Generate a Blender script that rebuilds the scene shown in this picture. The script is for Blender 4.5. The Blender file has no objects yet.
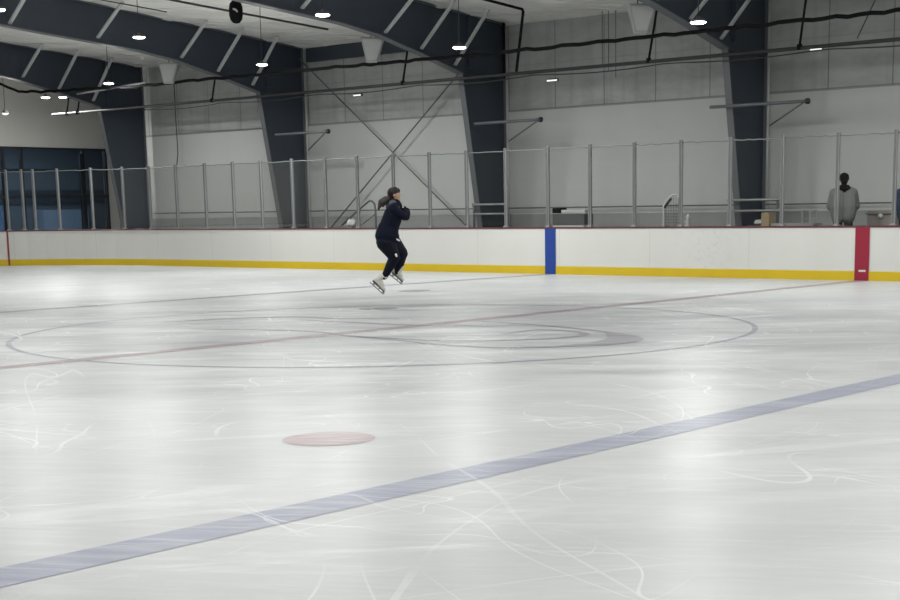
import bpy, bmesh, math, random
import numpy as np
from mathutils import Vector, Matrix
from mathutils.noise import noise as vnoise

S = 0.3048                      # the rink is laid out in feet; the scene is in metres
C = bpy.context.scene.collection
sc = bpy.context.scene

# ------------------------------------------------------------------ camera
CAM = (42.7339, -43.6399, 4.8207)
YAW, PITCH, ROLL = -0.6986, -0.1751, -0.01485
F_PX, CX, CY = 1465.86, 503.10, 468.31
_f = Vector((math.sin(YAW)*math.cos(PITCH), math.cos(YAW)*math.cos(PITCH), math.sin(PITCH)))
_r = Vector((math.cos(YAW), -math.sin(YAW), 0)); _u = _r.cross(_f)
_c, _s = math.cos(ROLL), math.sin(ROLL)
_r, _u = _c*_r + _s*_u, -_s*_r + _c*_u
cam = bpy.data.objects.new('camera', bpy.data.cameras.new('camera')); C.objects.link(cam)
m = Matrix((( _r.x, _u.x, -_f.x, CAM[0]*S), (_r.y, _u.y, -_f.y, CAM[1]*S), (_r.z, _u.z, -_f.z, CAM[2]*S), (0, 0, 0, 1)))
cam.matrix_world = m
cam.data.sensor_width = 36; cam.data.lens = F_PX*36/900
cam.data.shift_x = (450-CX)/900; cam.data.shift_y = (CY-300)/900
cam.data.clip_start = 0.05; cam.data.clip_end = 400
sc.camera = cam

# ------------------------------------------------------------------ world, exposure
w = bpy.data.worlds.new('world'); sc.world = w; w.use_nodes = True
w.node_tree.nodes['Background'].inputs[0].default_value = (0.5, 0.55, 0.6, 1)
w.node_tree.nodes['Background'].inputs[1].default_value = 0.3
sc.view_settings.view_transform = 'Standard'; sc.view_settings.look = 'None'
sc.view_settings.gamma = 1; sc.view_settings.use_curve_mapping = False
sc.view_settings.exposure = 0.0
LAMP_W = 172                    # watts of every high bay lamp, thrown downwards
SIDE_W = 32                     # watts its clear lens throws sideways
LAMP_COL = (1.0, 1.0, 0.975)

# ------------------------------------------------------------------ helpers
def tag(o, label=None, cat=None, group=None, kind=None):
    if label: o['label'] = label
    if cat: o['category'] = cat
    if group: o['group'] = group
    if kind: o['kind'] = kind
    return o
def thing(name, loc, label, cat, group=None, kind=None):
    o = bpy.data.objects.new(name, None); C.objects.link(o)
    o.location = Vector(loc)*S; o.empty_display_size = 0.1
    return tag(o, label, cat, group, kind)
def wloc(o):
    v = Vector((0, 0, 0))
    while o is not None: v += o.location; o = o.parent
    return v
def copy_tree(o, parent=None):
    c = o.copy(); C.objects.link(c)
    if parent is not None: c.parent = parent
    for ch in list(o.children): copy_tree(ch, c)
    return c
class MB:
    def __init__(s): s.v = []; s.f = []; s.sm = []
    def add(s, vs, fs, smooth=False):
        n = len(s.v); s.v += [tuple(v) for v in vs]
        s.f += [tuple(i+n for i in f) for f in fs]; s.sm += [smooth]*len(fs); return s
    def box(s, x0, x1, y0, y1, z0, z1):
        v = [(x, y, z) for z in (z0, z1) for y in (y0, y1) for x in (x0, x1)]
        return s.add(v, [(0,2,3,1),(4,5,7,6),(0,1,5,4),(2,6,7,3),(0,4,6,2),(1,3,7,5)])
    def prism(s, poly, x0, x1):          # poly in (y,z), extruded along x
        n = len(poly); v = [(x0, y, z) for y, z in poly] + [(x1, y, z) for y, z in poly]
        f = [tuple(range(n))[::-1], tuple(range(n, 2*n))]
        f += [(i, (i+1) % n, n+(i+1) % n, n+i) for i in range(n)]
        return s.add(v, f)
    def bar(s, a, b, w_, h):             # rectangular bar from a to b
        a, b = Vector(a), Vector(b); d = (b-a).normalized()
        up = Vector((0, 0, 1)) if abs(d.z) < .95 else Vector((0, 1, 0))
        x = d.cross(up).normalized(); y = x.cross(d)
        v = [p + x*i*w_/2 + y*j*h/2 for p in (a, b) for i, j in ((-1,-1),(1,-1),(1,1),(-1,1))]
        return s.add(v, [(0,3,2,1),(4,5,6,7),(0,1,5,4),(1,2,6,5),(2,3,7,6),(3,0,4,7)])
    def tube(s, path, r, n=10, closed=False):
        P = [Vector(p) for p in path]; rings = []
        prev = None
        for i, p in enumerate(P):
            d = ((P[min(i+1, len(P)-1)]) - P[max(i-1, 0)]).normalized()
            if prev is None:
                up = Vector((0, 0, 1)) if abs(d.z) < .9 else Vector((1, 0, 0))
                x = d.cross(up).normalized()
            else:
                x = (prev - d*prev.dot(d)).normalized()
            prev = x; y = d.cross(x)
            rr = r[i] if isinstance(r, (list, tuple)) else r
            rings += [p + (x*math.cos(t)+y*math.sin(t))*rr for t in [2*math.pi*k/n for k in range(n)]]
        f = []
        for i in range(len(P)-1):
            for k in range(n):
                f.append((i*n+k, i*n+(k+1) % n, (i+1)*n+(k+1) % n, (i+1)*n+k))
        f.append(tuple(range(n))[::-1]); f.append(tuple(range((len(P)-1)*n, len(P)*n)))
        return s.add(rings, f, True)
    def lathe(s, c, prof, n=24):         # prof: (radius, z)
        v = [(c[0]+r*math.cos(2*math.pi*k/n), c[1]+r*math.sin(2*math.pi*k/n), c[2]+z) for r, z in prof for k in range(n)]
        f = [(i*n+k, i*n+(k+1) % n, (i+1)*n+(k+1) % n, (i+1)*n+k) for i in range(len(prof)-1) for k in range(n)]
        f.append(tuple(range(n))[::-1]); f.append(tuple(range((len(prof)-1)*n, len(prof)*n)))
        return s.add(v, f, True)
    def sweep(s, path, prof):            # open path in plan (x,y,nx,ny); prof (offset,z) closed loop
        k = len(prof)
        v = [(x+nx*o, y+ny*o, z) for x, y, nx, ny in path for o, z in prof]
        f = [(i*k+j, i*k+(j+1) % k, (i+1)*k+(j+1) % k, (i+1)*k+j) for i in range(len(path)-1) for j in range(k)]
        if path[0][:2] == path[-1][:2]: pass
        else: f += [tuple(range(k))[::-1], tuple(range((len(path)-1)*k, len(path)*k))]
        return s.add(v, f)
    def build(s, name, mat, parent=None, bevel=0):
        me = bpy.data.meshes.new(name)
        off = wloc(parent) if parent is not None else Vector((0, 0, 0))
        me.from_pydata([Vector(v)*S - off for v in s.v], [], s.f); me.update()
        me.polygons.foreach_set('use_smooth', s.sm)
        for mm in (mat if isinstance(mat, list) else [mat]): me.materials.append(mm)
        b = bmesh.new(); b.from_mesh(me); bmesh.ops.recalc_face_normals(b, faces=b.faces)
        b.to_mesh(me); b.free()
        o = bpy.data.objects.new(name, me); C.objects.link(o)
        if parent is not None: o.parent = parent
        if bevel:
            md = o.modifiers.new('bevel', 'BEVEL'); md.width = bevel*S; md.segments = 2; md.limit_method = 'ANGLE'
        return o

# ------------------------------------------------------------------ materials
class NT:
    def __init__(s, name):
        s.m = bpy.data.materials.new(name); s.m.use_nodes = True
        s.t = s.m.node_tree; s.b = s.t.nodes['Principled BSDF']
    def n(s, typ, **kw):
        nd = s.t.nodes.new(typ)
        for k, v in kw.items():
            if k.startswith('i_'):
                nd.inputs[k[2:].replace('_', ' ')].default_value = v
            else: setattr(nd, k, v)
        return nd
    def l(s, a, b): s.t.links.new(a, b)
    def obj(s, scale=(1, 1, 1), rot=0.0, loc=(0, 0, 0)):
        g = s.n('ShaderNodeNewGeometry'); mp = s.n('ShaderNodeMapping')
        mp.inputs['Location'].default_value = loc
        mp.vector_type = 'TEXTURE'; mp.inputs['Rotation'].default_value = (0, 0, rot); mp.inputs['Scale'].default_value = tuple(1/c for c in scale)
        s.l(g.outputs['Position'], mp.inputs['Vector']); return mp.outputs[0]
    def noise(s, vec, scale, detail=3, rough=.5, dist=0):
        nd = s.n('ShaderNodeTexNoise'); nd.inputs['Scale'].default_value = scale
        nd.inputs['Detail'].default_value = detail; nd.inputs['Roughness'].default_value = rough
        nd.inputs['Distortion'].default_value = dist
        s.l(vec, nd.inputs['Vector']); return nd.outputs['Fac']
    def ramp(s, fac, stops):
        nd = s.n('ShaderNodeValToRGB'); cr = nd.color_ramp
        while len(cr.elements) < len(stops): cr.elements.new(.5)
        for e, (p, c) in zip(cr.elements, stops):
            e.position = p; e.color = (c, c, c, 1) if isinstance(c, (int, float)) else (*c, 1)
        s.l(fac, nd.inputs[0]); return nd.outputs[0]
    def mix(s, fac, a, b, mode='MIX'):
        nd = s.n('ShaderNodeMix', data_type='RGBA', blend_type=mode)
        for sock, v in ((nd.inputs[0], fac), (nd.inputs[6], a), (nd.inputs[7], b)):
            if hasattr(v, 'links'): s.l(v, sock)
            elif isinstance(v, (int, float)): sock.default_value = v if sock.type == 'VALUE' else (v, v, v, 1)
            else: sock.default_value = (*v, 1)
        return nd.outputs[2]
    def math(s, op, a, b=0.0, c=0.0):
        nd = s.n('ShaderNodeMath', operation=op)
        for sock, v in zip(nd.inputs, (a, b, c)):
            if hasattr(v, 'links'): s.l(v, sock)
            else: sock.default_value = v
        return nd.outputs[0]
    def bump(s, h, strength, dist=.01):
        nd = s.n('ShaderNodeBump'); nd.inputs['Strength'].default_value = strength
        nd.inputs['Distance'].default_value = dist
        s.l(h, nd.inputs['Height']); s.l(nd.outputs[0], s.b.inputs['Normal'])
    def set(s, **kw):
        for k, v in kw.items():
            i = s.b.inputs[k.replace('_', ' ')]
            if hasattr(v, 'links'): s.l(v, i)
            elif isinstance(v, tuple): i.default_value = (*v, 1)
            else: i.default_value = v
        return s.m
def plain(name, col, rough=.5, metal=0.0, var=.06, nscale=6, spec=.5):
    t = NT(name); p = t.obj(); f = t.noise(p, nscale, 4)
    a = tuple(c*(1-var) for c in col); b = tuple(min(1, c*(1+var)) for c in col)
    t.set(Base_Color=t.mix(f, a, b), Roughness=rough, Metallic=metal); t.b.inputs['Specular IOR Level'].default_value = spec
    return t.m
def emis(name, col, st):
    t = NT(name); t.set(Base_Color=(0, 0, 0), Emission_Color=col, Emission_Strength=st); return t.m

def ice(name, paint=None, depth=.6):
    """White ice with scraped snow, skate cuts and, where there is paint beneath it, the faded paint colour."""
    t = NT(name); p = t.obj()
    big = t.noise(p, .16, 4, .6)
    st = t.obj(scale=(.25, 1.1, 1), rot=.70)
    streak = t.noise(st, 1.1, 6, .68, .4)
    fine = t.noise(t.obj(scale=(.5, 5, 1), rot=.5), 2.2, 5, .7)
    base = t.mix(t.ramp(big, [(.33, 0.), (.68, 1.)]), (.408, .418, .424), (.502, .520, .517))
    mid = t.noise(t.obj(scale=(.45, 1.3, 1), rot=.8), .75, 7, .72, .5)
    base = t.mix(t.ramp(mid, [(.40, .45), (.62, 0.)]), base, (.345, .35, .36))
    # worn zone around the centre circle, where skaters have ground the surface grey
    g = t.n('ShaderNodeNewGeometry'); sep = t.n('ShaderNodeSeparateXYZ'); t.l(g.outputs['Position'], sep.inputs[0])
    dx = t.math('MULTIPLY', t.math('ADD', sep.outputs[0], 1.0), .115); dy = t.math('MULTIPLY', sep.outputs[1], .125)
    rr = t.math('SQRT', t.math('ADD', t.math('MULTIPLY', dx, dx), t.math('MULTIPLY', dy, dy)))
    wob = t.math('ADD', rr, t.math('MULTIPLY', t.math('SUBTRACT', big, .5), 1.2))
    worn = t.ramp(wob, [(.35, 1.), (.85, .55), (1.0, .07)])
    wear = t.math('MULTIPLY', worn, t.ramp(streak, [(.36, 1.), (.56, .38), (.66, .0)]))
    base = t.mix(t.math('MULTIPLY', wear, .92), base, (.215, .218, .234))
    if paint is not None:
        pf = t.math('MULTIPLY', t.ramp(fine, [(.30, 1.), (.75, .62)]), depth)
        base = t.mix(pf, base, paint)
    # snow patches
    snow = t.ramp(t.noise(t.obj(scale=(.35, 1.5, 1), rot=.95), .9, 7, .7, .6), [(.58, 0.), (.74, 1.)])
    base = t.mix(t.math('MULTIPLY', snow, .6), base, (.68, .70, .70))
    base = t.mix(t.math('MULTIPLY', t.ramp(fine, [(.5, 0.), (.8, 1.)]), .35), base, (.63, .65, .65))
    # skate cuts: thin contour curves of smooth noises
    cuts = None
    for sc_, rot, loc, wd in ((.22, .3, (0, 0, 0), .0006), (.34, 1.4, (7, 3, 0), .0007), (.5, 2.2, (3, 9, 0), .0010), (.16, .9, (13, 1, 0), .0005), (.27, 2.8, (1, 5, 0), .0006), (.75, .6, (4, 8, 0), .0014), (.9, 1.9, (2, 1, 0), .0016)):
        nz = t.noise(t.obj(scale=(1, .5, 1), rot=rot, loc=loc), sc_, 1.2, .4, .3)
        a = t.math('ABSOLUTE', t.math('SUBTRACT', nz, .5))
        a = t.math('LESS_THAN', a, wd)
        cuts = a if cuts is None else t.math('MAXIMUM', cuts, a)
    for k, rot in enumerate((.15, .75, 1.25, 1.9, 2.6, .45)):
        nz = t.noise(t.obj(scale=(.13, .9, 1), rot=rot, loc=(3.1*k, 5.7*k, 0)), .55, 2, .5, .15)
        a = t.math('LESS_THAN', t.math('ABSOLUTE', t.math('SUBTRACT', nz, .5)), .0012)
        cuts = t.math('MAXIMUM', cuts, t.math('MULTIPLY', a, .55))
    brk = t.ramp(t.noise(p, .8, 3), [(.45, 0.), (.6, 1.)])
    cuts = t.math('MULTIPLY', cuts, brk)
    base = t.mix(t.math('MULTIPLY', cuts, .40), base, (.72, .74, .74))
    rough = t.math('ADD', t.math('MULTIPLY', streak, .25), .22)
    rough = t.math('ADD', rough, t.math('MULTIPLY', worn, .07))
    t.set(Base_Color=base, Roughness=rough, IOR=1.31); t.b.inputs['Specular IOR Level'].default_value = .2
    h = t.math('ADD', t.math('MULTIPLY', streak, .6), t.math('MULTIPLY', fine, .4))
    t.bump(h, .12, .004)
    return t.m
M_ICE = ice('ice_surface')
M_REDLINE = ice('ice_red_line', (.15, .075, .085), .74)
M_BLUELINE = ice('ice_blue_line', (.185, .193, .29), .78)
M_FARBLUE = ice('ice_far_blue_line', (.08, .06, .10), .75)
M_CIRCLE = ice('ice_circle', (.12, .13, .18), .72)
M_DOT = ice('ice_dot', (.25, .14, .155), .70)
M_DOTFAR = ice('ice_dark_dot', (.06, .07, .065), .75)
M_LOGO = ice('ice_logo', (.13, .11, .13), .62)

def boards_mat():
    t = NT('dasher_white'); p = t.obj()
    f = t.noise(t.obj(scale=(1, 1, .2)), 1.2, 4)
    base = t.mix(f, (.50, .505, .48), (.55, .555, .53))
    g = t.n('ShaderNodeNewGeometry'); sep = t.n('ShaderNodeSeparateXYZ'); t.l(g.outputs['Position'], sep.inputs[0])
    # panel joints every eight feet
    fr = t.math('FRACT', t.math('DIVIDE', t.math('ADD', sep.outputs[0], 122.0), 8*S))
    j = t.math('LESS_THAN', fr, .006)
    base = t.mix(t.math('MULTIPLY', j, .45), base, (.35, .34, .32))
    # puck marks, denser near x -12 ft
    xc = t.math('ABSOLUTE', t.math('ADD', sep.outputs[0], 11.2*S))
    zone = t.ramp(xc, [(0., 1.), (4*S/1.0, .0)])
    scf = t.math('ABSOLUTE', t.math('SUBTRACT', t.noise(t.obj(scale=(1, 1, 1.3)), 4.5, 4, .6, 1.2), .5))
    sc1 = t.math('MULTIPLY', t.math('LESS_THAN', scf, .016), t.ramp(t.noise(p, 7, 2), [(.45, 0.), (.6, 1.)]))
    base = t.mix(t.math('MULTIPLY', t.math('MULTIPLY', sc1, zone), .7), base, (.34, .36, .36))
    base = t.mix(t.math('MULTIPLY', sc1, .08), base, (.4, .4, .4))
    t.set(Base_Color=base, Roughness=.38); return t.m
M_BOARD = boards_mat()
M_YELLOW = plain('kickplate_yellow', (.50, .355, .004), .4, var=.08, nscale=2)
M_CAP = plain('cap_maroon', (.085, .018, .026), .4)
M_RED = plain('stripe_red', (.235, .005, .026), .35)
M_BLUE = plain('stripe_blue', (.002, .034, .22), .35)
M_REDDARK = plain('stripe_goal_red', (.22, .02, .03), .35)
M_ALU = plain('aluminium', (.28, .29, .29), .45, .3)
M_WEB = plain('steel_navy', (.030, .040, .056), .45, 0, .10, 1.2)
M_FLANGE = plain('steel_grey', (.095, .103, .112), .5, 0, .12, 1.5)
M_BRACE = plain('brace_grey', (.42, .44, .44), .5)
M_EAVE = plain('eave_dark', (.035, .045, .06), .5)
M_BLACK = plain('black_rubber', (.006, .006, .007), .85, spec=.15)
M_PIPE = plain('pipe_grey', (.10, .105, .11), .5)
M_PIPEDK = plain('pipe_dark', (.022, .023, .026), .5)
M_PIPELT = plain('pipe_light', (.40, .41, .41), .5)
M_WHITEP = plain('white_plastic', (.50, .50, .49), .45)
M_GREYP = plain('grey_plastic', (.075, .08, .085), .5)
M_PLAT = plain('platform_rubber', (.10, .10, .11), .8)
M_BROWN = plain('cardboard', (.28, .22, .13), .8)
M_TAUPE = plain('taupe_box', (.22, .20, .19), .7)
M_LAMP = emis('lamp_glow', (1, .98, .93), 14)
M_LAMPWALL = emis('wall_lamp_glow', (1, .98, .95), 1.1)
M_HOUSE = plain('lamp_housing', (.05, .052, .055), .5)
M_FRAME = plain('window_frame_dark', (.012, .015, .02), .4)

def wall_mat(name, lo, hi, seam_z=None):
    t = NT(name); p = t.obj()
    g = t.n('ShaderNodeNewGeometry'); sep = t.n('ShaderNodeSeparateXYZ'); t.l(g.outputs['Position'], sep.inputs[0])
    band = t.noise(t.obj(scale=(1, 1, .06)), 1.6, 4)
    low = t.mix(band, tuple(c*.94 for c in lo), tuple(c*1.04 for c in lo))
    if seam_z is None:
        t.set(Base_Color=low, Roughness=.7); return t.m
    blot = t.noise(t.obj(scale=(.7, 1, 1.6)), 1.1, 6, .65, .5)
    up = t.mix(t.ramp(blot, [(.3, 0.), (.7, 1.)]), tuple(c*.80 for c in hi), tuple(c*1.14 for c in hi))
    fold = t.noise(t.obj(scale=(3.5, 1, .12)), 1.2, 3)
    up = t.mix(t.math('MULTIPLY', t.ramp(fold, [(.52, 0.), (.64, 1.)]), .22), up, tuple(c*.6 for c in hi))
    fr = t.math('FRACT', t.math('DIVIDE', t.math('ADD', sep.outputs[0], 400*S+(28.57-400%4.95)*S), 4.95*S))
    v = t.math('LESS_THAN', fr, .018)
    up = t.mix(t.math('MULTIPLY', v, .8), up, tuple(c*.35 for c in hi))
    z = sep.outputs[2]
    ish = t.math('LESS_THAN', t.math('ABSOLUTE', t.math('SUBTRACT', z, 16.6*S)), .02)  # faint shadow of a horizontal seam, painted as a darker line
    up = t.mix(t.math('MULTIPLY', ish, .18), up, tuple(c*.4 for c in hi))
    isup = t.math('GREATER_THAN', z, seam_z*S)
    col = t.mix(isup, low, up)
    sl = t.math('LESS_THAN', t.math('ABSOLUTE', t.math('SUBTRACT', z, seam_z*S)), .028)
    col = t.mix(t.math('MULTIPLY', sl, .6), col, tuple(c*.3 for c in hi))
    t.set(Base_Color=col, Roughness=.72)
    h = t.math('MULTIPLY', t.math('ADD', fold, blot), isup)
    t.bump(h, .35, .03)
    return t.m
M_WALL = wall_mat('liner_wall', (.445, .46, .452), (.355, .367, .362), 12.95)
M_WALLEND = wall_mat('end_wall_paint', (.42, .42, .40), None)
def ceil_mat():
    t = NT('ceiling_insulation')
    fold = t.noise(t.obj(scale=(.5, 1.6, 1), rot=.5), 1.3, 5, .6, .8)
    fold2 = t.noise(t.obj(scale=(.4, .1, 1), rot=0), 6, 3)
    t.set(Base_Color=t.mix(fold, (.78, .77, .73), (.93, .92, .88)), Roughness=.65)
    t.bump(t.math('ADD', fold, t.math('MULTIPLY', fold2, .4)), 1.0, .30); return t.m
M_CEIL = ceil_mat()
def glass_mat(name, tint, gl=.0, refl=1.0, rough=.02):
    t = NT(name); nt = t.t
    tr = t.n('ShaderNodeBsdfTransparent'); tr.inputs[0].default_value = (*tint, 1)
    go = t.n('ShaderNodeBsdfGlossy'); go.inputs['Roughness'].default_value = rough
    fr = t.n('ShaderNodeFresnel'); fr.inputs[0].default_value = 1.35
    f = t.math('MULTIPLY', t.math('ADD', fr.outputs[0], gl), refl)
    mx = t.n('ShaderNodeMixShader'); t.l(f, mx.inputs[0]); t.l(tr.outputs[0], mx.inputs[1]); t.l(go.outputs[0], mx.inputs[2])
    t.l(mx.outputs[0], nt.nodes['Material Output'].inputs[0]); return t.m
M_GLASS = glass_mat('acrylic', (.99, .995, .99), .0, .3)
M_GEDGE = plain('acrylic_edge', (.15, .17, .17), .4)
M_WINDOW = glass_mat('window_glass', (.60, .65, .70), .04, 1.0)

# ------------------------------------------------------------------ setting
W, R, H = 42.9475, 28.0, 3.43
def struct(name, mb, mat, label=None, bevel=0):
    o = mb.build(name, mat, None, bevel); o['kind'] = 'structure'
    if label: o['label'] = label
    return o
floor = struct('floor', MB().box(-140, 140, -60, 90, -.8, 0), M_ICE, 'grey white rink ice with skate cuts and worn patches')
PZ = [0.004]
def paint(name, mb, mat, label):
    o = mb.build(name, mat, floor); o['label'] = label; return o
def strip(x0, x1):
    mb = MB(); n = 60; ys = [-W+.0+2*W*i/n for i in range(n+1)]
    v = [(x, y, .006) for y in ys for x in (x0, x1)]
    return mb.add(v, [(2*i, 2*i+1, 2*i+3, 2*i+2) for i in range(n)])
def ring(cx, cy, r0, r1, a0=0, a1=360, n=120, z=.008, sq=1, rot=0):
    mb = MB(); v = []
    for i in range(n+1):
        t = math.radians(a0+(a1-a0)*i/n)
        for r in (r0, r1):
            x, y = r*math.cos(t), r*math.sin(t)*sq
            v.append((cx+x*math.cos(rot)-y*math.sin(rot), cy+x*math.sin(rot)+y*math.cos(rot), z))
    return mb.add(v, [(2*i, 2*i+1, 2*i+3, 2*i+2) for i in range(n)])
def disc(cx, cy, r, n=48, z=.008):
    mb = MB(); v = [(cx+r*math.cos(2*math.pi*i/n), cy+r*math.sin(2*math.pi*i/n), z) for i in range(n)]
    return mb.add(v, [tuple(range(n))])
def ribbon(pts, wd, z=.010):
    P = [Vector((x, y, 0)) for x, y in pts]
    Q = []
    for i in range(len(P)-1):
        p0, p1, p2, p3 = P[max(i-1, 0)], P[i], P[i+1], P[min(i+2, len(P)-1)]
        for k in range(10):
            t = k/10
            Q.append(.5*((2*p1)+(-p0+p2)*t+(2*p0-5*p1+4*p2-p3)*t*t+(-p0+3*p1-3*p2+p3)*t**3))
    Q.append(P[-1]); v = []; n = len(Q)
    for i, q in enumerate(Q):
        d = (Q[min(i+1, n-1)]-Q[max(i-1, 0)]).normalized(); nn = Vector((-d.y, d.x, 0))
        ww = wd*(.25+.75*math.sin(math.pi*min(1, max(0, i/(n-1)))))/2
        for s_ in (-1, 1): a = q+nn*s_*ww; v.append((a.x, a.y, z))
    return MB().add(v, [(2*i, 2*i+1, 2*i+3, 2*i+2) for i in range(n-1)])
paint('blue_line', strip(24.57, 25.57), M_BLUELINE, 'wide faded blue line crossing the ice nearest the camera')
paint('blue_line', strip(-25.57, -24.6), M_FARBLUE, 'thin dull line crossing the ice below the blue board stripe')
paint('center_line', strip(-.45, .45), M_REDLINE, 'thin faded reddish line crossing the ice through the circle')
paint('goal_line', MB().add([(-88.85, -37.0, .006), (-88.65, -37.0, .006), (-88.65, 37.0, .006), (-88.85, 37.0, .006)], [(0, 1, 2, 3)]), M_REDLINE, 'faint goal line below the thin red board stripe')
paint('center_circle', ring(0, 0, 14.88, 15.10), M_CIRCLE, 'thin dark outline of the large centre circle')
paint('faceoff_dot', disc(19.8, -22.15, 1.0), M_DOT, 'pinkish faceoff dot between the circle and the near blue line')
paint('faceoff_dot', disc(-18.9, 21.6, 1.0), M_DOTFAR, 'small faint faceoff dot beyond the skater')
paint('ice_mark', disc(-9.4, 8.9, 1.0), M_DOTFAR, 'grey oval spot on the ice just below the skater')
# pale logo under the centre ice: sweeping arcs
for pts_, wd_, z_, lb_ in (
    ([(1.0, -3.5), (4.2, -3.8), (5.7, -4.2), (7.8, -4.3), (9.5, -4.1), (10.8, -3.0), (11.9, -1.4), (12.1, .1), (11.7, 1.2), (10.3, 2.4), (7.7, 3.6), (5.0, 4.4), (2.5, 4.8), (.2, 4.9)], .42, .010, 'longest dull grey curve of the centre emblem'),
    ([(11.0, -2.6), (11.5, -.6), (10.9, 1.2), (9.2, 2.8)], 1.15, .011, 'thick smudged right end of the centre emblem'),
    ([(.5, -3.3), (4.8, -3.3), (6.8, -2.6), (8.1, -1.3), (8.9, .1), (8.9, 1.6), (7.6, 2.7), (5.9, 2.6), (5.8, 1.4), (5.8, .3)], .36, .012, 'inner grey curve of the centre emblem'),
    ([(-11.8, -2.6), (-10.6, .6), (-9.0, 2.6), (-7.2, 2.9), (-5.7, 3.1), (-3.6, 4.4)], .5, .011, 'dark grey curve on the left of the centre emblem'),
    ([(-7.1, 1.5), (-4.3, 1.7), (-1.0, 1.7), (.6, 2.5), (3.5, 3.0)], .40, .012, 'grey curve across the middle of the centre emblem'),
    ([(-7.0, -4.6), (-3.9, -3.0), (-1.3, -2.7), (1.0, -3.5)], .30, .012, 'reddish grey curve joining the centre line')):
    paint('center_logo', ribbon(pts_, wd_, z_), M_LOGO, lb_)

# rink outline, inner face of the boards: (x, y, outward normal)
def outline(off=0.0, n=22):
    P = []
    for cx, cy, a0 in ((100-R, W-R, 0), (-100+R, W-R, 90), (-100+R, -W+R, 180), (100-R, -W+R, 270)):
        for i in range(n+1):
            t = math.radians(a0+90*i/n); P.append((cx+(R+off)*math.cos(t), cy+(R+off)*math.sin(t), math.cos(t), math.sin(t)))
    P.append(P[0]); return P
boards = thing('dasher_boards', (0, W, 0), 'long white rink boards with yellow kickplate around the ice', 'rink boards')
OL = outline()
MB().sweep(OL, [(0, 0), (.33, 0), (.33, 3.335), (0, 3.335)]).build('board_panel', M_BOARD, boards)
o = MB().sweep(OL, [(-.035, 0), (-.004, 0), (-.004, .56), (-.02, .60), (-.035, .56)]).build('kickplate', M_YELLOW, boards); o['label'] = 'yellow kickplate along the foot of the boards'
o = MB().sweep(OL, [(-.05, 3.335), (.42, 3.335), (.42, 3.45), (-.01, 3.45), (-.05, 3.42)]).build('cap_rail', M_CAP, boards); o['label'] = 'dark maroon cap along the top of the boards'
def stripe(x, wd, mat, label):
    o = MB().box(x-wd/2, x+wd/2, W-.055, W-.036, 0, 3.333).build('stripe', mat, boards); o['label'] = label
stripe(-25.07, .98, M_BLUE, 'blue vertical stripe on the boards'); stripe(0, .98, M_RED, 'red vertical stripe on the boards')
t0 = math.asin((88.75-72)/28)
def arc(t, off=0.0): return (-72-(R+off)*math.sin(t), W-R+(R+off)*math.cos(t), -math.sin(t), math.cos(t))
o = MB().sweep([arc(t0+a) for a in (-.003, .003)], [(-.055, 0), (-.036, 0), (-.036, 3.333), (-.055, 3.333)]).build('stripe', M_REDDARK, boards); o['label'] = 'thin dark red goal stripe on the boards'
o = MB().box(-.2, .28, W-.062, W-.0555, .56, .68).build('sticker', M_WHITEP, boards); o['label'] = 'small white sticker at the foot of the red stripe'

# viewing platform and side wall
YW = 54.5
struct('floor_platform', MB().box(-88, 70, W+.5, YW, 0, 1.05), M_PLAT, 'dark walkway behind the far boards')
def roofz(y): return 20.0 + (54-abs(y))*.084
mb = MB()
mb.box(-88.6, 90, YW, YW+.6, 0, roofz(YW)+.1)
struct('wall_back', mb, M_WALL, 'grey liner wall behind the far boards')
struct('trim_1', MB().box(-88, 90, YW-.12, YW-.002, 1.05, 4.35), plain('wainscot_grey', (.25, .26, .26), .6), 'grey base band low on the wall behind the glass')
struct('wall_front', MB().box(-112, 90, -57, -56.4, 0, 21), M_WALLEND)
struct('wall_right', MB().box(110, 110.6, -57, YW+.6, 0, 26), M_WALLEND)
struct('wall_back_right', MB().box(90, 110, YW, YW+.6, 0, 26), M_WALLEND)
struct('wall_front_right', MB().box(90, 110, -57, -56.4, 0, 26), M_WALLEND)
struct('wall_return', MB().box(-88.6, -88.1, YW+.6, 84, 0, 26), M_WALLEND)
XE = -110
mb = MB(); y0, y1, z0, z1 = 34.0, 64.4, 1.2, 12.65
mb.box(XE-.6, XE, -57, y0, 0, 27); mb.box(XE-.6, XE, y1, 84, 0, 27)
mb.box(XE-.6, XE, y0, y1, z1, 27); mb.box(XE-.6, XE, y0, y1, 0, z0)
struct('wall_left', mb, M_WALLEND, 'pale end wall around the dark lobby window')
struct('wall_alcove', MB().box(-112, -88.1, 84, 84.6, 0, 26), M_WALLEND)
# roof slopes as a thin shell with sagging insulation bays
def slope(sgn, x0, x1):
    mb = MB(); nx, ny = int((x1-x0)/1.0), 30; v = []
    for i in range(nx+1):
        x = x0+(x1-x0)*i/nx
        for j in range(ny+1):
            y = 55*j/ny
            ph = (y-47.8)/4.05*math.pi
            sag = -.22*abs(math.sin(ph)) + .10*vnoise(Vector((x*.35, y*.9*sgn, 3)))
            v.append((x, y*sgn, roofz(y)+.12+sag))
    f = [(i*(ny+1)+j, (i+1)*(ny+1)+j, (i+1)*(ny+1)+j+1, i*(ny+1)+j+1) for i in range(nx) for j in range(ny)]
    n = len(v); v2 = v+[(a, b, c+.6) for a, b, c in v]
    mb.add(v2, f+[tuple(k+n for k in q)[::-1] for q in f], True); return mb
mb = slope(1, -112, 110); m2 = slope(-1, -112, 110); mb.add(m2.v, m2.f, True)
struct('ceiling', mb, M_CEIL, 'pale sagging insulation ceiling between the steel frames')
struct('ceiling_alcove', MB().box(-112, -88, 54, 84.6, 19.9, 20.4), M_CEIL)
struct('beam_eave', MB().box(-62.8, -38.9, 54.05, YW-.01, 18.7, 20.0), M_EAVE, 'dark eave strut at the top of the wall between two frames')

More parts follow.
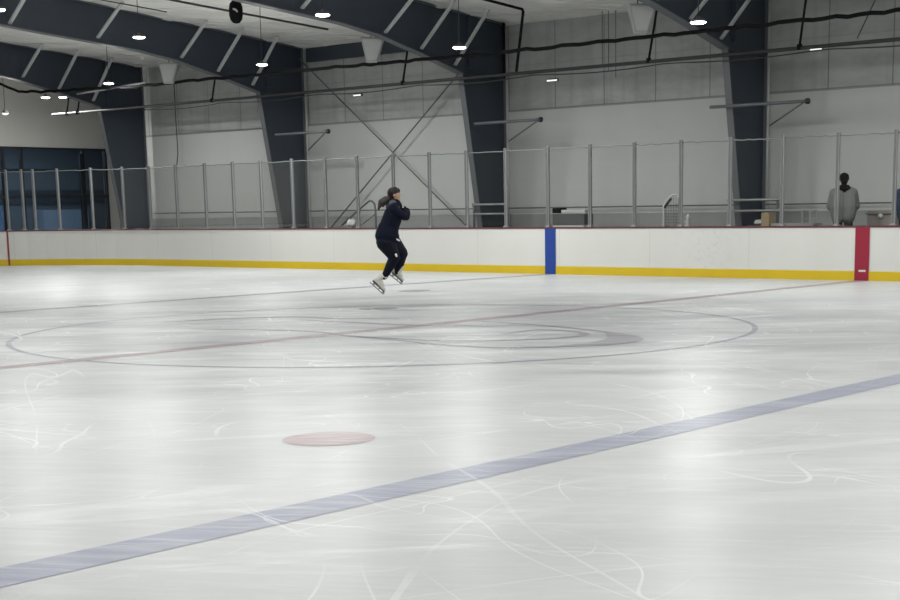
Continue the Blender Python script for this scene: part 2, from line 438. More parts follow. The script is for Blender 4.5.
# lobby window
fr = MB(); zt = [z1, 10.08]
for y in (y0, 41.0, 50.6, 52.95, 61.2, y1): fr.box(XE-.35, XE+.1, y-.14, y+.14, z0, z1)
for z in (z0+.1, 10.05, z1-.12): fr.box(XE-.34, XE+.09, y0, y1, z-.12, z+.12)
fr.box(XE-.33, XE+.08, y0, y1, 6.8, 7.2); fr.box(XE-.34, XE+.10, 60.75, 61.2, z0, 12.0)
win = thing('window_1', (XE, (y0+y1)/2, z0), 'dark blue lobby window in the end wall at the far left', 'window', kind='structure')
fr.build('window_frame', M_FRAME, win)
MB().box(XE-.16, XE-.10, y0, y1, z0, z1).build('window_glass', M_WINDOW, win)
L_ = bpy.data.lights.new('lobby_fill_light', 'AREA'); L_.shape = 'RECTANGLE'; L_.size = 3; L_.size_y = 8; L_.energy = 380; L_.color = (.85, .94, 1)  # unseen fill light, added to brighten what shows through the lobby window
o = bpy.data.objects.new('lobby_fill_light', L_); C.objects.link(o); o.location = Vector((-122, 58, 14.6))*S
lob = plain('lobby_blue', (.13, .16, .19), .7); lob2 = plain('lobby_dark', (.03, .05, .075), .7)
mb = MB(); mb.box(-134, -133.5, 20, 84, 0, 16).box(-134, XE-.6, 20, 20.4, 0, 16).box(-134, XE-.6, 84, 84.4, 0, 16)
struct('wall_lobby', mb, lob); struct('ceiling_lobby', MB().box(-134, XE-.6, 20, 84.4, 15, 15.4), lob2)
struct('trim_2', MB().box(-133.5, -133.2, 20.4, 84, 6.4, 8.2), lob2, 'dark band across the lobby wall behind the window')
def cabinet(y, wd, h, mat, label, nm='cabinet'):
    t_ = thing(nm, (-132, y, 0), label, 'cabinet'); MB().box(-133.1, -131, y-wd/2, y+wd/2, 0, h).build('body', mat, t_, .05)
    for k in range(3): MB().box(-130.99, -130.9, y-wd/2+.1+k*wd/3, y-wd/2+(k+1)*wd/3-.1, .4, h-.3).build('door', mat, t_)
cabinet(72.5, 7, 5.6, plain('cab_pale', (.28, .36, .45), .5), 'pale low cabinet seen through the lobby window')
cabinet(60, 6, 6.2, plain('cab_blue', (.10, .2, .36), .5), 'blue cabinet seen at the left in the lobby window')

# ------------------------------------------------------------------ steel frames
def frame(x):
    t_ = thing('steel_frame', (x, 54, 0), 'x', 'steel frame', 'tapered navy steel frames carrying the roof')
    def outer(y): return roofz(y)-.05
    low = [(51.15, 0), (48.4, 15.7), (43.45, 16.95), (39.0, 17.95), (35.1, 18.5), (25.5, 19.25), (0, 21.5)]
    # the drawn haunch: column foot, knee, then the long rafter to the ridge, mirrored
    top = [(0, outer(0)), (53.85, outer(53.85)), (53.85, 0)]
    for sgn in (1, -1):
        col = [(51.15, 0), (48.4, 15.7), (49.4, outer(49.4)), (53.85, outer(53.85)), (53.85, 0)]
        MB().prism([(y*sgn, z) for y, z in col], x-.03, x+.03).build('column_web', M_WEB, t_)
        raf = low[1:] + [(0, outer(0)), (49.4, outer(49.4))]
        MB().prism([(y*sgn, z) for y, z in raf], x-.03, x+.03).build('rafter_web', M_WEB, t_)
        def plate(pts, name, mat, hw=.36, th=.045):
            mb = MB()
            for a, b in zip(pts[:-1], pts[1:]):
                mb.bar((x, a[0]*sgn, a[1]), (x, b[0]*sgn, b[1]), hw*2, th) if abs(b[1]-a[1]) < abs(b[0]-a[0]) else \
                mb.box(x-hw, x+hw, 0, 0, 0, 0)
            return mb
        # flanges as offset ribbons
        def flange(pts, name, hw=.36, th=.07):
            v = []; mb = MB()
            for a, b in zip(pts[:-1], pts[1:]):
                d = Vector((b[0]-a[0], b[1]-a[1])).normalized(); nrm = Vector((-d.y, d.x))*th/2
                q = [(a[0]+nrm.x, a[1]+nrm.y), (b[0]+nrm.x, b[1]+nrm.y), (b[0]-nrm.x, b[1]-nrm.y), (a[0]-nrm.x, a[1]-nrm.y)]
                mb.prism([(y*sgn, z) for y, z in q], x-hw, x+hw)
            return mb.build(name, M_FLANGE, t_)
        flange([(51.15, 0), (48.4, 15.7)], 'inner_flange', .27)
        flange([(53.85, 0), (53.85, outer(53.85))], 'outer_flange', .28)
        flange(low[1:], 'bottom_flange', .38)
        flange([(53.85, outer(53.85)), (0, outer(0))], 'top_flange')
        o = MB().box(x-.3, x+.3, min(49.3*sgn, 49.5*sgn), max(49.3*sgn, 49.5*sgn), 16.2, outer(49.4)).build('knee_plate', M_WEB, t_)
        o = MB().prism([(48.5*sgn, 15.6), (54.1*sgn, 15.6), (54.1*sgn, 15.75), (48.5*sgn, 15.75)], x-.3, x+.3).build('stiffener', M_WEB, t_)
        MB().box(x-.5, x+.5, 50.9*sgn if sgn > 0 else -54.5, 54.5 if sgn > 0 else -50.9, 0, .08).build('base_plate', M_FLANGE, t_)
    for y in (47.75, 43.8, 39.8, 31.3, 23.2):
        zb = np.interp(y, [25.5, 35.1, 39, 43.45, 48.4], [19.25, 18.5, 17.95, 16.95, 15.7])+.45
        MB().bar((x+.05, y, zb), (x+3.7, y, roofz(y)-.2), .30, .14).build('brace', M_BRACE, t_)
    return t_
f0 = frame(-13.6)
f0['label'] = 'tapered navy steel frame at the right, rising beside the hooded spectator'
for x, lb in ((-38.5, 'tapered navy steel frame just right of the crossed rods and the skater'),
              (-63.3, 'tapered navy steel frame left of the crossed rods'),
              (-88.0, 'tapered navy steel frame at the left beside the dark lobby window')):
    c = copy_tree(f0); c.location.x = x*S; c['label'] = lb
for x, lb in ((11.2, 'navy steel frame overhead, first one nearer than the right column'),
              (36.0, 'navy steel frame overhead above the camera side of the ice'),
              (61.0, 'navy steel frame overhead behind the camera')):
    c = copy_tree(f0); c.location.x = x*S; c['label'] = lb

# crossed rods
def rod(a, b, label):
    o = MB().tube([a, b], .062, 8).build('brace_rod', M_PIPE, None); tag(o, label, 'brace rod')
rod((-62.9, 53.3, 18.95), (-39.4, 53.3, 1.1), 'thin brace rod falling to the right behind the skater')
rod((-39.2, 53.55, 19.5), (-62.5, 53.55, 1.1), 'thin brace rod falling to the left behind the skater')

# arms fixed across the columns, in line with the wall
def arm(x0, x1, z, label, left=True, xcol=0):
    t_ = thing('bracket_arm', (xcol, 48.45, z), label, 'bracket', 'grey arms across the columns')
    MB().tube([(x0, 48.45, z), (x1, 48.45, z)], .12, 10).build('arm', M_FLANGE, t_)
    MB().lathe((0, 0, 0), [(.2, -.2), (.26, -.1), (.26, .1), (.2, .2)], 14)
    e = MB().tube([(x1-.08, 48.45, z), (x1+.15, 48.45, z)], .2, 12); e.build('end_cap', M_PIPEDK, t_)
    MB().tube([(x1-.3, 48.45, z-.1), (xcol+.5, 53.9, z-1.2)], .05, 8).build('strut', M_PIPE, t_)
arm(-61.2, -54.3, 11.8, 'dark grey arm across the column left of the crossed rods', xcol=-63.3)
arm(-37.1, -30.3, 11.65, 'grey arm across the column right of the crossed rods', xcol=-38.5)
arm(-14.8, -7.1, 11.75, 'grey arm across the column beside the hooded spectator', xcol=-13.6)

# ------------------------------------------------------------------ glass shield on the far boards
YG = W+.2
SX = [-73.29, -69.22, -65.01, -61.1, -57.33, -53.31, -49.21, -45.38, -41.26, -37.3, -33.41, -29.48, -25.43, -21.57, -17.67, -13.78, -9.87, -5.9, -1.96, 1.95, 5.9, 9.8]
AR = [47.6, 41.8, 36.4, 33.2, 30.8, 25.5, 17.8, 9.9]
posts = [arc(math.radians(a), .2) for a in AR] + [(x, YG, 0, 1) for x in SX]
refs = {'col': ['lobby window', ]}
LB = ['post far out of frame at the left curve of the boards', 'post beyond the left picture edge on the curved boards',
 'leftmost visible post, beside the thin red goal stripe', 'second post in front of the lobby window, close beside its neighbour',
 'third post in front of the lobby window, before the wider gap', 'post in front of the middle of the lobby window',
 'post at the right end of the lobby window', 'post on the lower left edge of the leftmost steel column',
 'post just right of the leftmost steel column', 'first post right of the gap beside the leftmost column', 'second bare wall post right of the leftmost column',
 'third bare wall post right of the leftmost column', 'last bare wall post before the column left of the crossed rods',
 'post in front of the column left of the crossed rods', 'first post right of the column left of the crossed rods',
 'post just left of the curved stair handrail', 'post rising directly behind the skater',
 'first post right of the skater', 'post just left of the column right of the skater',
 'post at the right edge of the column right of the skater', 'post above the blue board stripe',
 'post at the right end of the dark box', 'post midway between the dark box and the pale curved frame',
 'post just right of the pale curved frame', 'post at the left edge of the rightmost column',
 'first post right of the rightmost column', 'post crossing the hooded spectator', 'rightmost visible post, beside the navy spectator',
 'post beyond the navy spectator, outside the right edge', 'last post outside the right edge']
def post_parts():
    t_ = thing('glass_post', (0, 0, 3.53), 'x', 'glass post', 'slim metal posts holding the rink glass')
    MB().box(-.11, .11, -.11, .11, 3.46, 9.32).build('upright', M_ALU, t_, .02)
    o = MB().box(-.06, .06, -.15, -.111, 3.6, 9.28).build('gasket', M_PIPE, t_)
    MB().box(-.2, .2, -.16, .16, 3.46, 3.53).build('foot', M_ALU, t_)
    return t_
pp = post_parts()
for i, (x, y, nx, ny) in enumerate(posts):
    o = pp if i == 0 else copy_tree(pp)
    o.location = Vector((x, y, 3.53))*S; o.rotation_euler.z = math.atan2(-nx, ny)
    o['label'] = 'slim metal ' + LB[i].replace(', close beside its neighbour','').replace(', before the wider gap','')
for i in range(len(posts)-1):
    a, b = Vector(posts[i][:2]), Vector(posts[i+1][:2]); d = b-a; L = d.length; d.normalize(); mid = (a+b)/2
    t_ = thing('acrylic_shield', (mid.x, mid.y, 3.6), 'clear shield right of ' + LB[i].split(',')[0].replace('the column left of the crossed rods', 'the third column').replace('far out of frame at the left curve of the boards', 'far left outside the picture'), 'glass pane', 'clear panes above the far boards')
    hl = L/2-.13; ang = math.atan2(d.y, d.x)
    me = MB().box(mid.x-hl, mid.x+hl, mid.y-.02, mid.y+.02, 3.58, 9.08).build('pane', M_GLASS, t_)
    n = 9; rng = random.Random(i)
    tr = [(mid.x-hl+2*hl*k/n, mid.y, 9.10+rng.uniform(-.035, .035)) for k in range(n+1)]
    ed = MB().tube(tr, .045, 6).build('edge_strip', M_GEDGE, t_)
    t_.rotation_euler.z = ang

# ------------------------------------------------------------------ pipes, cables along the wall at knee height
def run(name, pts, r, mat, label, cat, n=8):
    o = MB().tube(pts, r, n).build(name, mat, None); return tag(o, label, cat)
run('sprinkler_pipe', [(-96, 48.15, 15.35), (-60, 48.15, 15.28), (-20, 48.15, 15.25), (30, 48.15, 15.25)], .13, M_PIPEDK, 'long grey pipe running past the knees of all the frames', 'pipe')
rng = random.Random(4)
key = [(-103, 21.4), (-99, 19.4), (-96.4, 18.33), (-93.6, 17.36), (-89.3, 17.0), (-79.2, 16.77), (-74, 16.58), (-58.8, 16.5), (-47.5, 16.42), (-34.3, 16.25), (31, 16.33)]
kx, kz = [k[0] for k in key], [k[1] for k in key]; pts = [(-101.5, 42.5, 20.6), (-99, 42.5, 19.4)]; x = -96.4
while x < 31:
    pts.append((x, 42.5+rng.uniform(-.05, .05), float(np.interp(x, kx, kz))+rng.uniform(-.065, .065))); x += .8
run('insulated_cable', pts, .135, M_BLACK, 'thick black wavy cable strung above the grey pipe', 'cable')
pts = []; x = -80
while x < 30:
    pts.append((x, 47.95, 15.02-.22*abs(math.sin((x+80)/12.4*math.pi)))); x += 1.5
run('thin_wire', pts, .045, M_PIPEDK, 'thin wire sagging just below the long grey pipe', 'wire')
run('grey_conduit', [(-87.4, 45.5, 16.85), (-76.2, 45.5, 17.22)], .10, M_PIPELT, 'short pale conduit under the black cable at the leftmost column', 'conduit')
for x, zt_, yt, lb in ((-93.3, 16.9, 48.3, 'leftmost short black hanger rod below the leftmost rafter'), (-91.4, 16.6, 48.3, 'short black hanger rod just right of the leftmost hanger'), (-44.7, 18.2, 48.6, 'short black hanger rod between the pipe and the rafter right of the crossed rods'),
                 (-19.9, 18.9, 48.8, 'black hanger rod below the pale hanging loudspeaker at the right'),
                 (-7.6, 20.3, 48.9, 'black hanger rod right of the rightmost column'),
                 (-69.6, 17.2, 48.4, 'short black hanger rod in the bay left of the third column')):
    t_ = thing('hanger_rod', (x, 48.15, 15.3), lb, 'hanger rod', 'black rods holding the pipe')
    MB().tube([(x, 48.15, 15.35), (x+.25, yt, zt_)], .085, 8).build('rod', M_BLACK, t_)
    MB().tube([(x, 48.15, 15.15), (x, 48.15, 15.5)], .19, 10).build('clamp', M_BLACK, t_)
run('drop_pipe', [(-31.7, 34, 21.0), (-31.7, 41, 20.55), (-31.7, 48.1, 20.05), (-31.72, 48.25, 19.9), (-32.4, 48.15, 15.4)], .11, M_BLACK, 'black pipe bending down from the ceiling right of the middle column', 'pipe')
run('ceiling_conduit', [(-50, 20, 21.2), (-50, 31.4, 20.55), (-50, 44.8, 19.85)], .09, M_PIPEDK, 'thin dark conduit along the ceiling beside the black speaker', 'conduit')
run('ceiling_conduit', [(-57.5, 18, 21.9), (-57.5, 34, 21.0)], .05, M_PIPEDK, 'thinner dark conduit crossing the ceiling at the top left', 'conduit')
run('drop_cable', [(-82.2, 53.6, 19.8), (-82.2, 53.6, 14), (-82.15, 53.6, 11), (-82.4, 53.6, 9.9), (-82.7, 53.6, 9.4)], .045, M_PIPEDK, 'thin dark cable hanging down the wall right of the leftmost column', 'cable')
for k, x in enumerate((-27.9, -27.3, -26.6)):
    run('hanging_wire', [(x, 53.4, 20), (x, 53.4, 15.9-.5*k)], .03, M_PIPE, ['leftmost', 'middle', 'rightmost'][k]+' of three thin wires hanging on the upper wall', 'wire')
for x, lb in ((-62.6, 'third'), (-37.9, 'second'), (-13.0, 'first')):
    o = run('wall_conduit', [(x-.25, 53.9, 1.1), (x-.25, 53.9, 19.6)], .10, M_PIPELT, 'pale vertical conduit on the '+lb+' steel column from the right', 'conduit')
run('down_pipe', [(-37.85, 53.2, 20.0), (-37.85, 53.2, 15.6)], .12, M_BLACK, 'short black vertical pipe at the top of the middle column', 'pipe')
run('side_cable', [(-4.0, 53.8, 20.3), (-5.0, 53.8, 18.5), (-6.2, 53.8, 16.2)], .04, M_PIPEDK, 'thin slanted cable on the upper wall at the far right', 'cable')

# ------------------------------------------------------------------ lamps
def lamp_parts():
    t_ = thing('high_bay_lamp', (0, 0, 0), 'x', 'lamp', 'glowing high bay lamps')
    MB().lathe((0, 0, 0), [(.08, .34), (.12, .18), (.38, .14), (.47, .05), (.47, 0.0)], 24).build('housing', M_HOUSE, t_)
    MB().lathe((0, 0, 0), [(.45, .02), (.43, -.05), (.34, -.09), (.05, -.10)], 24).build('lens', M_LAMP, t_)
    return t_
lp = lamp_parts()
def copy_lamp(o):
    c = o.copy(); C.objects.link(c)
    for ch in list(o.children):
        if not ch.name.startswith('rod'): d = ch.copy(); C.objects.link(d); d.parent = c
    return c
AD = bpy.data.lights.new('high_bay', 'AREA'); AD.shape = 'DISK'; AD.size = .24; AD.energy = LAMP_W; AD.color = LAMP_COL
PD = bpy.data.lights.new('high_bay_side', 'POINT'); PD.shadow_soft_size = .2; PD.energy = SIDE_W; PD.color = LAMP_COL
def lamp(x, y, z, label, first=False, light=True):
    o = lp if first else copy_lamp(lp); o.location = Vector((x, y, z))*S; o['label'] = label
    MB().tube([(x, y, z+.4), (x, y, roofz(y)+(.02 if y < 54 else -.1))], .028, 6).build('rod', M_PIPEDK, o)
    if light:
        L_ = bpy.data.objects.new('high_bay_light', AD); C.objects.link(L_); L_.location = Vector((x, y, z-.14))*S
        L_ = bpy.data.objects.new('high_bay_side_light', PD); C.objects.link(L_); L_.location = Vector((x, y, z-.95))*S
lamp(-26.0, 34.2, 15.75, 'glowing lamp in front of the middle column, above the black cable', True)
lamp(-50.9, 38.2, 16.65, 'glowing lamp on a long rod in front of the third column from the right')
lamp(-75.7, 41.0, 16.9, 'glowing lamp in front of the leftmost column')
lamp(-4.0, 29.8, 15.1, 'glowing lamp at the right, in front of the rightmost rafter')
lamp(-26.0, 21.5, 16.8, 'glowing lamp at the top on the middle rafter, above the pale speaker')
lamp(-51.0, 26.3, 17.9, 'glowing lamp in the middle of the upper left rafter')
lamp(-44.0, 10.3, 17.8, 'glowing lamp cut by the left picture edge near the top')
lamp(-96.0, 47.5, 17.1, 'flat glowing lamp below the leftmost rafter')
lamp(-104.0, 55.0, 17.95, 'small dim lamp beside the flat glowing one below the leftmost rafter', light=False)
for x in (-85, -60, -35, -10, 15, 40, 65, 90):
    for y in (-40, -20, 0, 20):
        if y == 20 and x < 10: continue
        if (x, y) == (-35, 0) or (x > -30 and y > 10 and x < 10): continue
        if x == -60 and y == 0: x_ = x
        lamp(x, y, roofz(y)-3.4, 'glowing lamp over the ice outside the picture', light=True)
for x, y in ((15, 38), (40, 38), (65, 38)): lamp(x, y, 18.3, 'glowing lamp over the ice outside the picture')
# pendant in the alcove
t_ = thing('pendant_lamp', (-100, 45.1, 15.6), 'small pendant lamp hanging at the far left above the lobby window', 'pendant lamp')
MB().lathe((-100, 45.1, 15.6), [(.06, .42), (.12, .35), (.42, .05), (.42, 0)], 20).build('shade', M_PIPE, t_)
MB().lathe((-100, 45.1, 15.6), [(.34, .01), (.32, -.1), (.1, -.18)], 16).build('bulb', M_LAMPWALL, t_)
MB().tube([(-100, 45.1, 16), (-100, 45.1, 20.4)], .03, 6).build('cord', M_BLACK, t_)
L_ = bpy.data.lights.new('pendant_light', 'POINT'); L_.shadow_soft_size = .1; L_.energy = 55; L_.color = (1, .97, .92)
o = bpy.data.objects.new('pendant_light', L_); C.objects.link(o); o.location = Vector((-100, 45.1, 15.0))*S
# small wall lights
for x, z, n_, lb in ((-33.6, 15.15, 2, 'small lit double wall light right of the middle column'), (-56.3, 15.3, 1, 'small lit wall light between the crossed rods at the top'),
                 (-9.6, 15.75, 1, 'small lit wall light below the black hanger rod at the right')):
    t_ = thing('wall_light', (x, YW, z), lb, 'wall light', 'small lit lights on the upper wall')
    MB().box(x-.5, x+.5, YW-.25, YW-.05, z-.08, z+.16).build('housing', M_HOUSE, t_, .02)
    for k in range(n_):
        q = x if n_ == 1 else x-.27+.54*k
        MB().box(q-.42/n_-.02, q+.42/n_+.02, YW-.34, YW-.251, z-.06, z+.06).build('lens', M_LAMPWALL, t_)

# ------------------------------------------------------------------ loudspeakers
def white_speaker(x, y, z, label, s=1.0):
    t_ = thing('loudspeaker', (x, y, z), label, 'loudspeaker', 'pale loudspeakers hung beside the rafters')
    v = []; rot = .75
    for zz, wx, wy, sh in ((-.95, .42, .35, .25), (.95, .95, .62, 0)):
        for i, j in ((-1, -1), (1, -1), (1, 1), (-1, 1)):
            px, py = i*wx*s, j*wy*s
            v.append((x+px*math.cos(rot)-py*math.sin(rot)+sh*.3, y+px*math.sin(rot)+py*math.cos(rot)-sh, z+zz*s))
    MB().add(v, [(0, 3, 2, 1), (4, 5, 6, 7), (0, 1, 5, 4), (1, 2, 6, 5), (2, 3, 7, 6), (3, 0, 4, 7)]).build('cabinet', plain('speaker_grey', (.30, .31, .30), .6), t_, .06)
    g = [Vector(v[i]) for i in (0, 1, 5, 4)]; c_ = sum(g, Vector())/4; nn = (g[1]-g[0]).cross(g[3]-g[0]).normalized()
    q = [c_+(p-c_)*.82+nn*.04 for p in g]; q2 = [c_+(p-c_)*.82+nn*.09 for p in g]
    MB().add(q+q2, [(0, 3, 2, 1), (4, 5, 6, 7), (0, 1, 5, 4), (1, 2, 6, 5), (2, 3, 7, 6), (3, 0, 4, 7)]).build('grille', plain('grille', (.40, .41, .40), .7), t_)
    MB().tube([(x-.6, y+.4, z+.9), (x-.6, y+.4, roofz(y)-.1)], .05, 6).tube([(x+.6, y+.4, z+.9), (x+.6, y+.4, roofz(y)-.1)], .05, 6).build('hanger', M_PIPE, t_)
white_speaker(-41.0, 41.0, 17.2, 'pale loudspeaker hanging under the middle rafter')
white_speaker(-15.6, 41.0, 17.25, 'pale loudspeaker hanging under the right rafter at the top', 1.0)
white_speaker(-66.5, 41.0, 17.15, 'pale loudspeaker hanging under the upper left rafter, in its shade', .95)
t_ = thing('black_speaker', (-43, 29, 18.4), 'oval black speaker hanging from the ceiling at the top left', 'loudspeaker')
prof = [(.02, -.82), (.25, -.76), (.42, -.55), (.5, -.2), (.5, .25), (.42, .6), (.25, .78), (.02, .84)]
MB().lathe((-43, 29, 19.2), prof, 24).build('body', M_BLACK, t_)
MB().tube([(-43, 29, 19.9), (-43, 29, roofz(29)-.02)], .06, 8).build('rod', M_BLACK, t_)
o = MB().add([(-42.60, 28.62, 19.05), (-42.50, 28.70, 19.2), (-42.58, 28.56, 19.42), (-42.78, 28.50, 19.30), (-42.72, 28.54, 19.12)], [(0, 1, 2, 3, 4)]); 
mbk = MB().tube([(-42.72, 28.52, 19.36), (-42.55, 28.62, 19.28), (-42.46, 28.68, 19.14)], .07, 8); mbk.build('badge', M_WHITEP, t_)

# ------------------------------------------------------------------ behind the glass
run('wall_handrail', [(-87, 53.85, 4.9), (20, 53.85, 4.85)], .055, M_PIPE, 'long dark handrail along the wall behind the glass', 'handrail')
def guard(x0, x1, label, posts_):
    t_ = thing('guard_rail', (x0, 49.6, 1.05), label, 'guard rail', 'pale double guard rails in front of columns')
    for z in (5.2, 4.43): MB().tube([(x0, 49.6, z), (x1, 49.6, z)], .09, 8).build('rail', M_ALU, t_)
    for p in posts_: MB().tube([(p, 49.7, 1.05), (p, 49.7, 4.9), (p-.1, 49.7, 5.3)], .11, 8).build('post', M_PIPE, t_)
guard(-38.3, -34.9, 'pale double guard rail in front of the middle column', (-38.4, -34.8))
guard(-14.0, -9.4, 'pale double guard rail in front of the rightmost column', (-13.8, -9.9))
# curved stair handrail
def arch(pts, n=8):
    return pts
t_ = thing('stair_handrail', (-50.2, 50, 1.05), 'curved grey stair handrail just left of the skater behind the glass', 'handrail')
hp = [(-54.5, 50, 3.6), (-53, 50, 4.5), (-51.4, 50, 5.45), (-50.95, 50, 5.68), (-50.6, 50, 5.68), (-50.32, 50, 5.45), (-50.2, 50, 5.0), (-50.15, 50, 1.05)]
MB().tube(hp, .09, 8).build('rail', M_PIPE, t_)
MB().tube([(-54.3, 50, 2.4), (-50.2, 50, 4.55)], .06, 8).build('mid_rail', M_PIPE, t_)
MB().tube([(-53.4, 50, 1.05), (-53.4, 50, 4.25)], .08, 8).build('post', M_PIPE, t_)
# pale curved frame with mesh
t_ = thing('hockey_goal', (-19, 50, 1.05), 'pale curved frame with grey netting standing behind the glass', 'goal frame')
gp = [(-19.75, 50, 1.05), (-19.75, 50, 4.9), (-19.5, 50, 5.25), (-19.0, 50, 5.65), (-18.6, 50, 5.7), (-18.3, 50, 5.45), (-18.2, 50, 5.0), (-18.2, 50, 1.05)]
MB().tube(gp, .10, 8).build('frame', M_WHITEP, t_)
mb = MB()
for k in range(7): xx = -19.62+k*.22; mb.tube([(xx, 50.1, 1.1), (xx, 50.1, 5.0 if k < 2 else 5.45)], .018, 4)
for k in range(18): mb.tube([(-19.7, 50.1, 1.2+k*.22), (-18.25, 50.1, 1.2+k*.22)], .018, 4)
mb.build('netting', M_PIPE, t_)
MB().tube([(-19.7, 50, 4.75), (-19.1, 50, 5.4)], .09, 8).build('top_bar', M_PIPEDK, t_)
# dark box
t_ = thing('display_box', (-28.4, 50, 1.05), 'dark grey box on a pale base behind the glass, right of the blue stripe', 'box')
MB().box(-29.95, -26.9, 49.5, 50.6, 1.05, 3.46).build('base', M_WHITEP, t_, .03)
MB().box(-30.0, -26.85, 49.5, 50.7, 3.50, 4.36).build('panel', M_GREYP, t_, .03)
MB().box(-29.2, -26.85, 49.6, 50.6, 4.42, 4.68).build('lid', M_WHITEP, t_, .03)
MB().box(-30.0, -29.25, 49.5, 50.4, 4.42, 4.82).build('clamp', M_BLACK, t_, .02)
# white stand of stacked cones
o = MB().lathe((-17.6, 50, 1.05), [(.34, 0), (.34, .12), (.16, .5), (.14, 2.2), (.3, 2.3), (.12, 2.55), (.26, 2.62), (.1, 2.85), (.22, 2.92), (.05, 3.2)], 16).build('white_stand', M_WHITEP, None)
tag(o, 'small white stacked stand right of the pale curved frame', 'stand')
# boxes and clutter on a bench
t_ = thing('bench', (-8.2, 49, 1.05), 'pale low bench behind the glass left of the hooded spectator', 'bench')
MB().box(-9.7, -6.4, 48.4, 49.6, 3.38, 3.55).build('seat', M_ALU, t_)
for xx in (-9.4, -6.7): MB().box(xx-.1, xx+.1, 48.5, 49.5, 1.05, 3.38).build('leg', M_PIPE, t_)
o = MB().box(-10.5, -9.85, 48.4, 49.2, 1.05, 4.28).build('cardboard_box', M_BROWN, None, .03); tag(o, 'olive brown box stack right of the rightmost column', 'box')
t_ = thing('wire_rack', (-7.8, 50.5, 1.05), 'small grey wire rack on the floor behind the bench', 'rack')
mb = MB()
for xx in (-8.4, -7.8, -7.3): mb.tube([(xx, 50.5, 1.05), (xx, 50.5, 4.45)], .05, 6)
for zz in (3.4, 3.8, 4.4): mb.tube([(-8.4, 50.5, zz), (-7.3, 50.5, zz)], .05, 6)
mb.build('bars', M_ALU, t_); MB().box(-8.35, -7.35, 50.3, 50.9, 1.1, 3.3).build('bin', M_GREYP, t_)
t_ = thing('storage_crate', (-2.0, 50, 1.05), 'taupe crate with a round white sticker near the right edge', 'crate')
MB().box(-3.0, -1.2, 49.6, 50.6, 1.05, 4.35).build('body', M_TAUPE, t_, .04)
MB().box(-3.1, -1.1, 49.5, 50.7, 4.1, 4.2).build('rim', plain('taupe_rim', (.16, .14, .13), .7), t_, .02)
o = MB().tube([(-2.0, 49.44, 3.98), (-2.0, 49.6, 3.98)], .17, 16).build('sticker', M_WHITEP, t_)
def lump(cx, cy, cz, r, mat, name, seed, sq=(1, 1, 1)):
    b = bmesh.new(); bmesh.ops.create_icosphere(b, subdivisions=3, radius=1)
    for v in b.verts:
        k = 1+.35*vnoise(v.co*1.7+Vector((seed, 0, 0)))+.15*vnoise(v.co*4+Vector((0, seed, 0)))
        v.co = Vector((v.co.x*sq[0], v.co.y*sq[1], v.co.z*sq[2]))*r*k
    zmin = min(v.co.z for v in b.verts)
    me = bpy.data.meshes.new(name)
    for v in b.verts: v.co = (v.co + Vector((cx, cy, cz-zmin)))*S
    b.to_mesh(me); b.free(); me.materials.append(mat)
    for p in me.polygons: p.use_smooth = True
    o = bpy.data.objects.new(name, me); C.objects.link(o); return o
o = MB().box(-12.2, -10.7, 49.2, 50.4, 1.05, 3.4).build('grey_bin', M_GREYP, None, .05); tag(o, 'dark grey bin under the crumpled pale cloth', 'bin')
tag(lump(-11.4, 49.8, 3.4, .38, M_WHITEP, 'crumpled_cloth', 3, (1.3, 1, .5)), 'crumpled pale cloth on the bin right of the rightmost column', 'cloth')
o = MB().box(-53.0, -51.5, 48.6, 49.6, 1.05, 3.3).build('equipment_case', M_GREYP, None, .05); tag(o, 'dark case under the white bag by the stair handrail', 'case')
tag(lump(-52.3, 49.1, 3.3, .42, M_WHITEP, 'white_bag', 8, (1.1, 1, .9)), 'small crumpled white bag left of the skater behind the glass', 'bag')
for x, wd, lb in ((-58.5, 2.0, 'thin maroon pad on the boards left of the stair handrail'), (-83, 1, '')):
    pass
t_ = thing('wall_box', (-109.8, 69, 2.4), 'small dark framed panel on the end wall beside the leftmost column', 'wall panel')
MB().box(XE+.01, XE+.15, 66.0, 67.4, 3.0, 5.2).build('frame', M_PIPEDK, t_); MB().box(XE+.15, XE+.18, 66.3, 67.1, 3.3, 4.9).build('panel', M_PIPE, t_)

